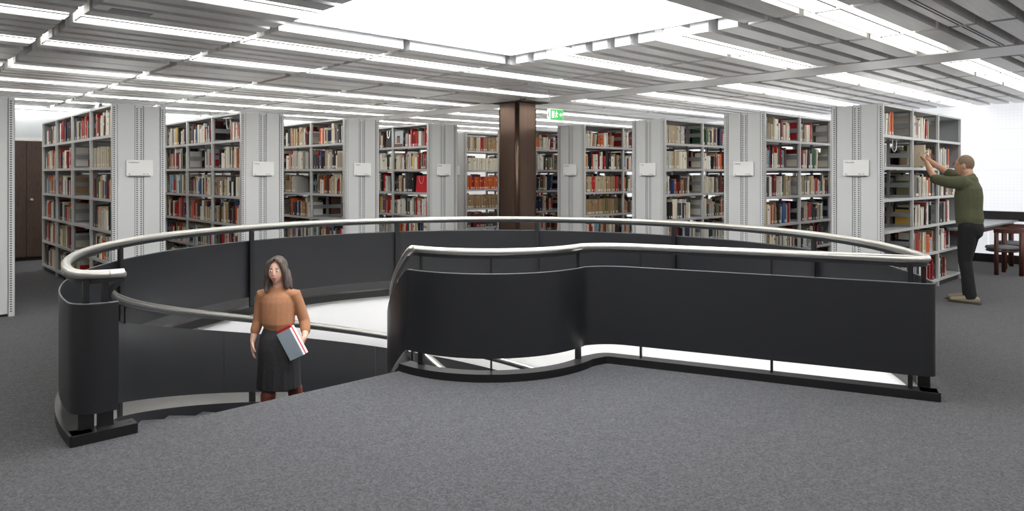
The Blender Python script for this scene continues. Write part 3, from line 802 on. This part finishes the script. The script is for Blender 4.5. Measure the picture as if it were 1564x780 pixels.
def hand(cl, wrist, d, pn, thumb, curl=.3, L=.175, m='skin'):
    """wrist point, direction, palm normal (side the fingers curl to), thumb direction"""
    d = Vector(d).normalized(); pn = Vector(pn); pn = (pn-d*pn.dot(d)).normalized(); t = d.cross(pn); t = t if t.dot(Vector(thumb)) > 0 else -t
    w = Vector(wrist)
    cl.tube([w, w+d*.03, w+d*.065, w+d*.088], [.024,.034,.04,.038], [.018,.017,.015,.012], side=t, m=m)
    for i, (off, ln) in enumerate(((.031,.068),(.0105,.076),(-.0105,.071),(-.031,.055))):
        a = w + d*.082 + t*off; P = [a]; dd = d.copy()
        for j, f in enumerate((.45,.3,.25)):
            dd = (dd + pn*curl*(.5+.35*j) + t*off*.6*(j == 0)).normalized(); P.append(P[-1]+dd*ln*f)
        cl.tube(P, [.0088,.0082,.0076,.0066], side=t, n=10, m=m)
    a = w + d*.022 + t*.026
    cl.tube([a, a+d*.022+t*.022+pn*.006, a+d*.05+t*.034+pn*.016, a+d*.068+t*.034+pn*.026], [.0125,.0112,.0098,.0078], side=pn, n=10, m=m)
def small_ball(name, c, r, m, parent, **k):
    mb = MB(); b0 = 0; n = 10; K = 6
    for i in range(K+1):
        th = math.pi*max(.01, min(K-.01, i))/K
        for q in range(n): ph = 2*math.pi*q/n; mb.v.append((c[0]+r[0]*math.sin(th)*math.cos(ph), c[1]+r[1]*math.sin(th)*math.sin(ph), c[2]+r[2]*math.cos(th)))
    kk = mb.mi(m)
    for i in range(K):
        for q in range(n): q2 = (q+1) % n; mb.f.append((i*n+q, (i+1)*n+q, (i+1)*n+q2, i*n+q2)); mb.m.append(kk); mb.sm.append(True); mb.c.append(None)
    return mb.build(name, parent, **k)

# --- woman climbing the stairs (faces -y locally)
wo = Vector((-2.118, 6.36, -.87)); wrot = math.atan2(wo.x, -wo.y)*0 + R(-12)
wom = empty('person', wo, 0, label='woman in a camel sweater and black skirt climbing the stairs with books under her arm', cat='person')
c = Clay()
hc = Vector((-.005, -.02, 1.505))
c.ball(hc, (.076, .094, .118), head_fn(.36, .014), 40)
for sx in (-1, 1): c.ball(hc+Vector((sx*.074, .012, -.012)), (.011, .02, .03))
c.tube([(0,.012,1.24),(0,.01,1.33),(0,.0,1.42)], [.062,.05,.05])
c.tube([(0,.0,.80),(0,.0,.90),(0,.0,1.02),(0,.0,1.12),(0,.005,1.22),(0,.01,1.27)], [.16,.155,.12,.13,.13,.10], [.11,.105,.09,.1,.1,.075])
c.tube([(-.04,.01,1.28),(-.14,.01,1.27)], [.036,.034]); c.tube([(.04,.01,1.28),(.14,.01,1.27)], [.036,.034])
aL = [(-.15,.01,1.285),(-.178,.03,1.17),(-.193,.035,1.04),(-.208,.0,.96),(-.22,-.035,.875)]
aR = [(.15,.01,1.285),(.185,.03,1.17),(.222,.045,1.04),(.25,-.01,.965),(.262,-.085,.915)]
for A in (aL, aR): c.tube(A, [.038,.038,.036,.033,.024])
hand(c, aL[-1], (.02,-.1,-1), (.6,.2,0), (0,-1,0), .28)
hand(c, aR[-1], (-.25,-.7,-.6), (-1,0,-.2), (0,-.3,1), .75)
lg1 = [(-.06,.0,.86),(-.06,-.05,.66),(-.06,-.085,.56),(-.055,-.11,.36),(-.055,-.09,.22)]
lg2 = [(.09,.0,.86),(.11,.05,.66),(.12,.07,.47),(.12,.15,.26),(.12,.2,.1)]
for A in (lg1, lg2): c.tube(A, [.085,.068,.055,.05,.035])
c.melt('body', 'skin', wom, .0055, 3)
c = Clay()   # sweater
c.tube([(0,.0,.99),(0,.0,1.03),(0,.0,1.09),(0,.003,1.16),(0,.005,1.22),(0,.008,1.27),(0,.01,1.31)], [.128,.147,.147,.147,.15,.138,.096], [.105,.122,.12,.118,.112,.098,.068])
for A, sx in ((aL[:4], -1), (aR[:4], 1)):
    A = [Vector((sx*.07, .01, 1.298))] + [Vector(p) for p in A]
    c.tube(A, [.05,.056,.051,.049,.045])
c.melt('sweater', 'sweater', wom, .008, 3, label='camel brown sweater')
c = Clay(); c.tube([(.0,.0,1.0),(.0,.0,.97),(.0,.0,.90),(.005,-.005,.8),(.01,-.01,.65),(.01,-.01,.50),(.01,-.01,.455)], [.125,.138,.165,.18,.187,.192,.194], [.095,.102,.135,.155,.165,.175,.177], n=36, flat=True)
for i, t in enumerate((-150,-118,-86,-60,-30)):
    ca_, sa_ = math.cos(R(t)), math.sin(R(t)); c.tube([(.01+.13*ca_, .1*sa_, .9), (.01+.172*ca_, -.01+.155*sa_, .66), (.01+.182*ca_, -.01+.166*sa_, .47)], [.008,.017,.02], n=10)
c.melt('skirt', 'skirt', wom, .009, 2, label='black knee length skirt')
for A, ft in ((lg1, Vector((-.055,-.09,.145))), (lg2, Vector((.12,.2,0)))):
    c = Clay(); top = Vector(A[3]).lerp(Vector(A[2]), .25 if A is lg1 else .75)
    c.tube([top, Vector(A[3]), Vector(A[4]), ft+Vector((0,.0,.05))], [.066,.062,.045,.042])
    c.tube([ft+Vector((0,.03,.036)), ft+Vector((0,-.06,.036)), ft+Vector((0,-.15,.028))], [.034,.036,.026], [.034,.036,.024])
    c.melt('boot', 'boot', wom, .006, 2, label='brown leather boot')
c = Clay()   # hair
c.ball(hc+Vector((0,.026,.022)), (.089,.095,.112))
for sx in (-1, 1):
    c.tube([hc+Vector((sx*.012,-.062,.112)), hc+Vector((sx*.055,-.066,.075)), hc+Vector((sx*.082,-.04,.0)), hc+Vector((sx*.086,-.015,-.08)), hc+Vector((sx*.088,-.01,-.15))], [.016,.022,.024,.026,.02], [.016,.022,.03,.034,.022])
c.tube([hc+Vector((.07,.03,-.02)), hc+Vector((.095,.03,-.1)), hc+Vector((.125,.02,-.165))], [.04,.035,.012])
c.tube([hc+Vector((0,.07,.0)), hc+Vector((0,.075,-.1)), hc+Vector((-.02,.065,-.17))], [.075,.082,.06], [.04,.035,.025])
c.tube([hc+Vector((-.075,.02,-.05)), hc+Vector((-.09,.0,-.12)), hc+Vector((-.088,-.03,-.185))], [.03,.03,.016])
c.melt('hair', 'hair', wom, .006, 2, label='shoulder length brown hair parted in the middle')
for sx in (-1, 1):
    e = small_ball('eye', hc+Vector((sx*.029,-.082,.006)), (.0135,.007,.0075), 'eyew', wom)
    small_ball('iris', hc+Vector((sx*.029,-.0875,.006)), (.006,.003,.006), 'iris', e)
    small_ball('eyebrow', hc+Vector((sx*.03,-.086,.028)), (.018,.004,.0035), 'brow', wom)
small_ball('lips', hc+Vector((0,-.088,-.056)), (.022,.007,.0075), 'lips', wom)

# books held by the woman
def held(name, at, T, w, l, t, colc, label, group=None, cat='book'):
    mb = MB(); col = s2l(colc)
    mb.box(0, .003, 0, w, 0, l, 'book', c=col); mb.box(t-.003, t, 0, w, 0, l, 'book', c=col); mb.box(.003, t-.003, 0, .003, 0, l, 'book', c=col); mb.box(.003, t-.003, .003, w-.004, .004, l-.004, 'book', c=PAGE)
    o = mb.build(name, label=label, cat=cat, group=group); o.matrix_world = Matrix.Translation(at) @ T; return o
Tb = Matrix.Rotation(R(-28), 4, 'Y') @ Matrix.Rotation(R(62), 4, 'Z')
off = Tb.to_3x3() @ Vector((1,0,0)); base = wo + Vector((.30,-.235,.80))
x = 0
for t, colc, lb, l, w in ((.02,(198,214,228),'pale blue book held in front of the others in her hand',.262,.185),(.013,(208,40,52),'red book held in the middle of the three in her hand',.285,.19),(.022,(222,214,198),'cream book held at the back of the three in her hand',.27,.19)):
    held('book', base + off*x, Tb, w, l, t, colc, lb, 'books carried by the woman'); x += t+.001

# --- man reaching into the bookcase
mo = uv(9.58, 2.36, 0)
man = empty('person', mo, R(223.2), label='man in an olive sweater and black jeans reaching into the bookcase', cat='person')
c = Clay(); hm = Vector((-.01, -.035, 1.61))
Th = Matrix.Rotation(R(-6), 3, 'X')
c.ball(hm, (.078,.1,.122), head_fn(.3, .024), 40, m='skin2', T=Th)
for sx in (-1, 1): c.ball(hm+Vector((sx*.079, .015, -.01)), (.012,.02,.032), m='skin2')
c.tube([(0,.04,1.38),(0,.02,1.46),(0,-.0,1.54)], [.07,.06,.058], m='skin2')
c.tube([(0,.03,.86),(0,.03,.96),(0,.02,1.1),(0,.02,1.25),(0,.02,1.36),(0,.03,1.43)], [.16,.155,.15,.175,.18,.12], [.12,.115,.115,.125,.11,.08], m='skin2')
sL = [(.17,.0,1.41),(.18,-.14,1.41),(.13,-.30,1.45),(.02,-.39,1.57),(-.07,-.45,1.655)]
sR = [(-.17,.0,1.42),(-.2,-.12,1.46),(-.24,-.25,1.52),(-.25,-.37,1.60),(-.25,-.47,1.68)]
for A in (sL, sR): c.tube(A, [.058,.05,.042,.037,.027], m='skin2'); 
c.tube([(-.08,.02,1.4),(-.17,.0,1.41)], [.06,.056], m='skin2'); c.tube([(.08,.02,1.4),(.17,.0,1.41)], [.06,.056], m='skin2')
hand(c, sL[-1], (-.7,-.45,.35), (-.3,-.9,0), (0,0,1), .35, m='skin2')
hand(c, sR[-1], (.05,-.85,.45), (.9,0,.1), (0,0,1), .4, m='skin2')
l1 = [(.085,.03,.9),(.09,.01,.68),(.09,.0,.49),(.09,.035,.26),(.09,.065,.1)]
l2 = [(-.085,.03,.9),(-.09,-.01,.68),(-.09,-.04,.49),(-.09,-.02,.26),(-.09,-.01,.1)]
for A in (l1, l2): c.tube(A, [.09,.075,.058,.054,.038], m='skin2')
c.melt('body', 'skin2', man, .006, 3)
c = Clay()
c.tube([(0,.025,.93),(0,.025,.98),(0,.015,1.1),(0,.015,1.24),(0,.02,1.35),(0,.03,1.425)], [.17,.178,.172,.19,.195,.13], [.135,.145,.14,.145,.128,.085])
c.tube([(0,.035,1.42),(0,.03,1.46)], [.08,.07])
for A, sx in ((sL, 1), (sR, -1)):
    k = 3 if sx == 1 else 4
    P = [Vector((sx*.1,.02,1.38))] + [Vector(p) for p in A[:3]]
    c.tube(P, [.078,.084,.07,.058])
c.melt('sweater', 'green_sw', man, .008, 3, label='olive green sweater with pushed up sleeves')
c = Clay(); c.tube([(0,.03,.96),(0,.035,.9),(0,.04,.85)], [.16,.172,.165], [.12,.13,.13])
for A in (l1, l2): A = [Vector(p) for p in A]; c.tube(A[:4] + [A[4]+Vector((0,0,-.045))], [.102,.088,.07,.064,.06], flat=True)
c.melt('jeans', 'jeans', man, .008, 3, label='black jeans')
for A in (l1, l2):
    f = Vector(A[4]); f.z = 0; c = Clay()
    c.tube([f+Vector((0,.05,.05)), f+Vector((0,-.04,.052)), f+Vector((0,-.13,.042)), f+Vector((0,-.2,.035))], [.038,.042,.045,.034], [.042,.044,.032,.022])
    sh = c.melt('shoe', 'shoe', man, .006, 2, label='beige lace-up shoe')
    mb = MB(); mb.box(f.x-.042, f.x+.042, -.235+f.y, .095+f.y, .0, .016, 'sole'); mb.build('sole', sh)
c = Clay()
c.ball(hm+Vector((0,.014,.02)), (.0805,.094,.107), T=Th)
c.melt('hair', 'hairm', man, .006, 2, label='shaved short hair')
for sx in (-1, 1):
    e = small_ball('eye', hm+Vector((sx*.031,-.086,.016)), (.012,.007,.007), 'eyew', man); small_ball('iris', hm+Vector((sx*.031,-.092,.016)), (.005,.003,.005), 'iris', e)
    small_ball('eyebrow', hm+Vector((sx*.032,-.09,.036)), (.018,.004,.004), 'brow', man)
small_ball('lips', hm+Vector((0,-.093,-.052)), (.022,.006,.007), 'lips', man)
mb = MB()
for sx in (-1, 1):
    P = [hm+Vector((sx*.032+.021*math.cos(t), -.104, .014+.016*math.sin(t))) for t in [2*math.pi*i/14 for i in range(15)]]
    mb.tube(P, .0018, 'dark', 6); mb.tube([hm+Vector((sx*.053,-.104,.018)), hm+Vector((sx*.08,-.08,.018)), hm+Vector((sx*.084,.012,.014))], .0018, 'dark', 6)
mb.tube([hm+Vector((-.011,-.104,.016)), hm+Vector((.011,-.104,.016))], .0018, 'dark', 6)
mb.build('glasses', man, label='thin dark glasses')
bk = uv(9.80, 2.875, 1.605)
held('book', bk, Matrix.Rotation(ANG_U, 4, 'Z') , .2, .27, .03, (228,212,186), 'cream book the man is pushing into the second shelf', 'books handled by the man')

# ------------------------------------------------------------------ bags and face-out books
def bag(org, ang, s, x, w, h, m, label, z):
    e = empty('paper_bag', org + Vector((math.cos(ang)*x - math.sin(ang)*s*.03, math.sin(ang)*x + math.cos(ang)*s*.03, z+.001)), ang, label=label, cat='bag')
    mb = MB(); d = s*.1
    mb.quad([(0,0,0),(w,0,0),(w,s*.02,h),(0,s*.02,h)], m); mb.quad([(0,d,0),(w,d,0),(w,d-s*.02,h),(0,d-s*.02,h)], m)
    for xx in (0, w): mb.quad([(xx,0,0),(xx,d,0),(xx,d-s*.02,h),(xx,s*.02,h)], m)
    mb.quad([(0,0,0),(w,0,0),(w,d,0),(0,d,0)], m); mb.build('bag_body', e, fix=True)
    mb = MB(); P = [(w*.3,-s*.004,h-.005)] + [(w*.5-w*.2*math.cos(t), -s*.008, h-.13*math.sin(t)) for t in [math.pi*i/10 for i in range(1,10)]] + [(w*.7,-s*.004,h-.005)]
    mb.tube(P, .004, 'signw' if m != 'bagr' else 'bagh', 6); mb.build('handle', e)
M['bagr'] = mat('red_paper', (206,28,44), .6); M['bagk'] = mat('black_paper', (46,44,50), .6); M['bagh'] = mat('handle_cord', (214,200,186), .8)
cL4 = [q for q in cases if q['side'] == 'L' and q['k'] == 4][0]; cR0 = [q for q in cases if q['side'] == 'R' and q['k'] == 0][0]
z3 = LEV[3]; z5 = LEV[5]
bag(cL4['org'], cL4['ang'], cL4['s'], .045, .33, .27, 'bagr', 'bright red paper bag with cord handles on a bookcase shelf', LEV[3])
bag(cL4['org'], cL4['ang'], cL4['s'], 1.07, .2, .29, 'bagk', 'dark paper bag with cord handles on the top shelf', LEV[5])

def faceout(c, x, w, h, l, colc, patch, label):
    s_ = c['s']; mb = MB(); col = s2l(colc)
    mb.box(0, w, 0, s_*.003, 0, h, 'book', c=col); mb.box(0, w, s_*.015, s_*.018, 0, h, 'book', c=col); mb.box(0, .003, s_*.003, s_*.015, 0, h, 'book', c=col); mb.box(.003, w-.003, s_*.003, s_*.015, .003, h-.003, 'book', c=PAGE)
    e = -s_*.0006
    for (a, b, z0, z1, pc) in patch: mb.box(a*w, b*w, e, 0, z0*h, z1*h, 'book', c=s2l(pc))
    ca, sa = math.cos(c['ang']), math.sin(c['ang']); yy = s_*.02
    return mb.build('book', loc=c['org']+Vector((ca*x-sa*yy, sa*x+ca*yy, LEV[l]+.001)), rz=c['ang'], label=label, cat='book', group='books turned face out', fix=True)
cL3 = [q for q in cases if q['side'] == 'L' and q['k'] == 3][0]; cL2 = [q for q in cases if q['side'] == 'L' and q['k'] == 2][0]; cR1 = [q for q in cases if q['side'] == 'R' and q['k'] == 1][0]
faceout(cL4, .74, .23, .27, 5, (196,204,212), ((.3,.75,.25,.6,(150,112,86)),(.35,.7,.6,.7,(60,48,40)),(0,1,0,.2,(120,96,84))), 'face-out book with a pale cover and brown picture, top shelf beside the dark bag')
zz = [(i/9, i/9+.055, .05+.02*(i % 3), .95-.03*(i % 4), (110,88,70)) for i in range(9)]
faceout(cL3, .03, .2, .26, 4, (214,204,186), zz, 'face-out book with brown stripes on cream, third bookcase, second shelf')
faceout(cL3, .60+BAY, .2, .26, 3, (36,34,36), ((.1,.9,.45,.52,(190,186,180)),(.45,.55,.1,.9,(190,186,180)),(.2,.4,.2,.35,(190,186,180))), 'face-out black book with pale lines, third bookcase, third shelf') if 0 else None
def wire_rack(c, x, l, label):
    s_ = c['s']; ca, sa = math.cos(c['ang']), math.sin(c['ang']); e = empty('wire_book_support', c['org']+Vector((ca*x, sa*x, LEV[l+1]-.035)) if l < 5 else c['org']+Vector((ca*x, sa*x, TOP-.05)), c['ang'], label=label, cat='book support', group='wire book supports')
    mb = MB(); P = [(0,s_*.04,0)] + [(.07-.07*math.cos(t), s_*.045, -.09-.06*math.sin(t)) for t in [math.pi*i/8 for i in range(9)]] + [(.14,s_*.04,0)]
    mb.tube(P, .005, 'white', 6); mb.build('wire_loop', e); mb = MB(); mb.box(-.02, .2, s_*.02, s_*.06, -.004, .012, 'white'); mb.build('clip', e)
wire_rack(cR0, .42, 4, 'white wire book support, second shelf down, bookcase the man reaches into')
wire_rack(cL2, .45, 5, 'white wire book support, top shelf, second bookcase from left')

# ------------------------------------------------------------------ cabinet and glass partition at the far left
cb = empty('cabinet', uv(1.45, 14.75), ANG_U, label='tall dark brown cabinet with two doors and a round metal knob against the far wall', cat='cabinet')
mb = MB(); mb.box(0, 1.5, -.02, .4, .06, 2.09, 'cabinet'); mb.build('body', cb)
mb = MB(); mb.box(.02, 1.48, .0, .38, 0, .06, 'plinth'); mb.build('plinth', cb)
for x0, x1 in ((.003,.745),(.755,1.497)):
    mb = MB(); mb.box(x0, x1, -.045, -.02, .07, 2.085, 'cabinet'); dr = mb.build('door', cb)
    if x0 > .5:
        mb = MB(); mb.lathe([(0,.03),(.022,.028),(.03,.016),(.022,.004),(.012,0)], 'knob', 14); k = mb.build('knob', dr, fix=True); k.rotation_euler = (R(90), 0, 0); k.location = (x0+.07, -.045, 1.06)
pt = MB()
for u in (1.0, 1.68, 2.9, 4.1, 5.3, 6.5): ubox(pt, u-.03, u+.03, 14.9, 14.95, 2.1, CZ, 'white')
for z in (2.1, 2.66): ubox(pt, -2, 9, 14.9, 14.95, z, z+.04, 'white')
g = MB(); ubox(g, -2, 9, 14.92, 14.93, 2.14, 2.66, 'glass'); tr = g.build('window_3', kind='structure'); pt.build('window_frame', tr)
pp = MB(); ubox(pp, 3.0, 3.05, 13.3, 14.9, 2.1, CZ, 'glass'); pp.build('trim_3', kind='structure')

# ------------------------------------------------------------------ table and chairs by the facade
tb = empty('table', uv(12.7, 3.2), ANG_U, label='long thin grey reading table standing along the bright facade wall', cat='table')
mb = MB(); mb.box(-1.5, 1.45, -.45, .45, .72, .745, 'table'); mb.build('table_top', tb)
mb = MB()
for y0 in (-.40, .38): mb.box(-1.44, 1.4, y0, y0+.02, .65, .72, 'wood')
mb.box(-1.44, -1.42, -.4, .4, .65, .72, 'wood'); mb.build('apron', tb)
for x in (-1.38, 1.33):
    for y in (-.36, .36): mb = MB(); mb.tube([(x,y,0),(x,y,.72)], .025, 'wood', 12); mb.build('leg', tb)
def chair(u, v, rz, label):
    e = empty('chair', uv(u, v), rz, label=label, cat='chair', group='round backed wooden chairs at the table')
    R0 = .235
    A = [Vector((R0*math.cos(t), -R0*math.sin(t)*1.0, 0)) for t in [R(-28+236*i/20) for i in range(21)]]
    mb = MB(); wall_sheet(mb, A, .63, .695, .035, 'wood'); mb.build('back_rail', e)
    for t in (-20, 62, 118, 200):
        p = Vector((R0*math.cos(R(t)), -R0*math.sin(R(t)), 0)); mb = MB(); mb.tube([(p.x,p.y,0),(p.x,p.y,.64)], .03, 'wood', 12); mb.build('leg', e)
    mb = MB(); mb.lathe([(0,.375),(.20,.375),(.22,.385),(.225,.40),(.21,.42),(.15,.43),(0,.432)], 'seat', 24, c=(0,.05,0)); mb.build('seat', e, fix=True, label='grey upholstered seat')
    mb = MB(); P = [(.2*math.cos(t), .05+.2*math.sin(t), .355) for t in [2*math.pi*i/24 for i in range(25)]]; mb.tube(P, .016, 'wood', 8, cap=False); mb.build('seat_ring', e)
chair(12.72, 2.62, ANG_U, 'dark reddish wooden chair with grey seat, nearest behind the man')
chair(13.62, 2.70, ANG_U, 'dark reddish wooden chair with grey seat, cut by the right edge')
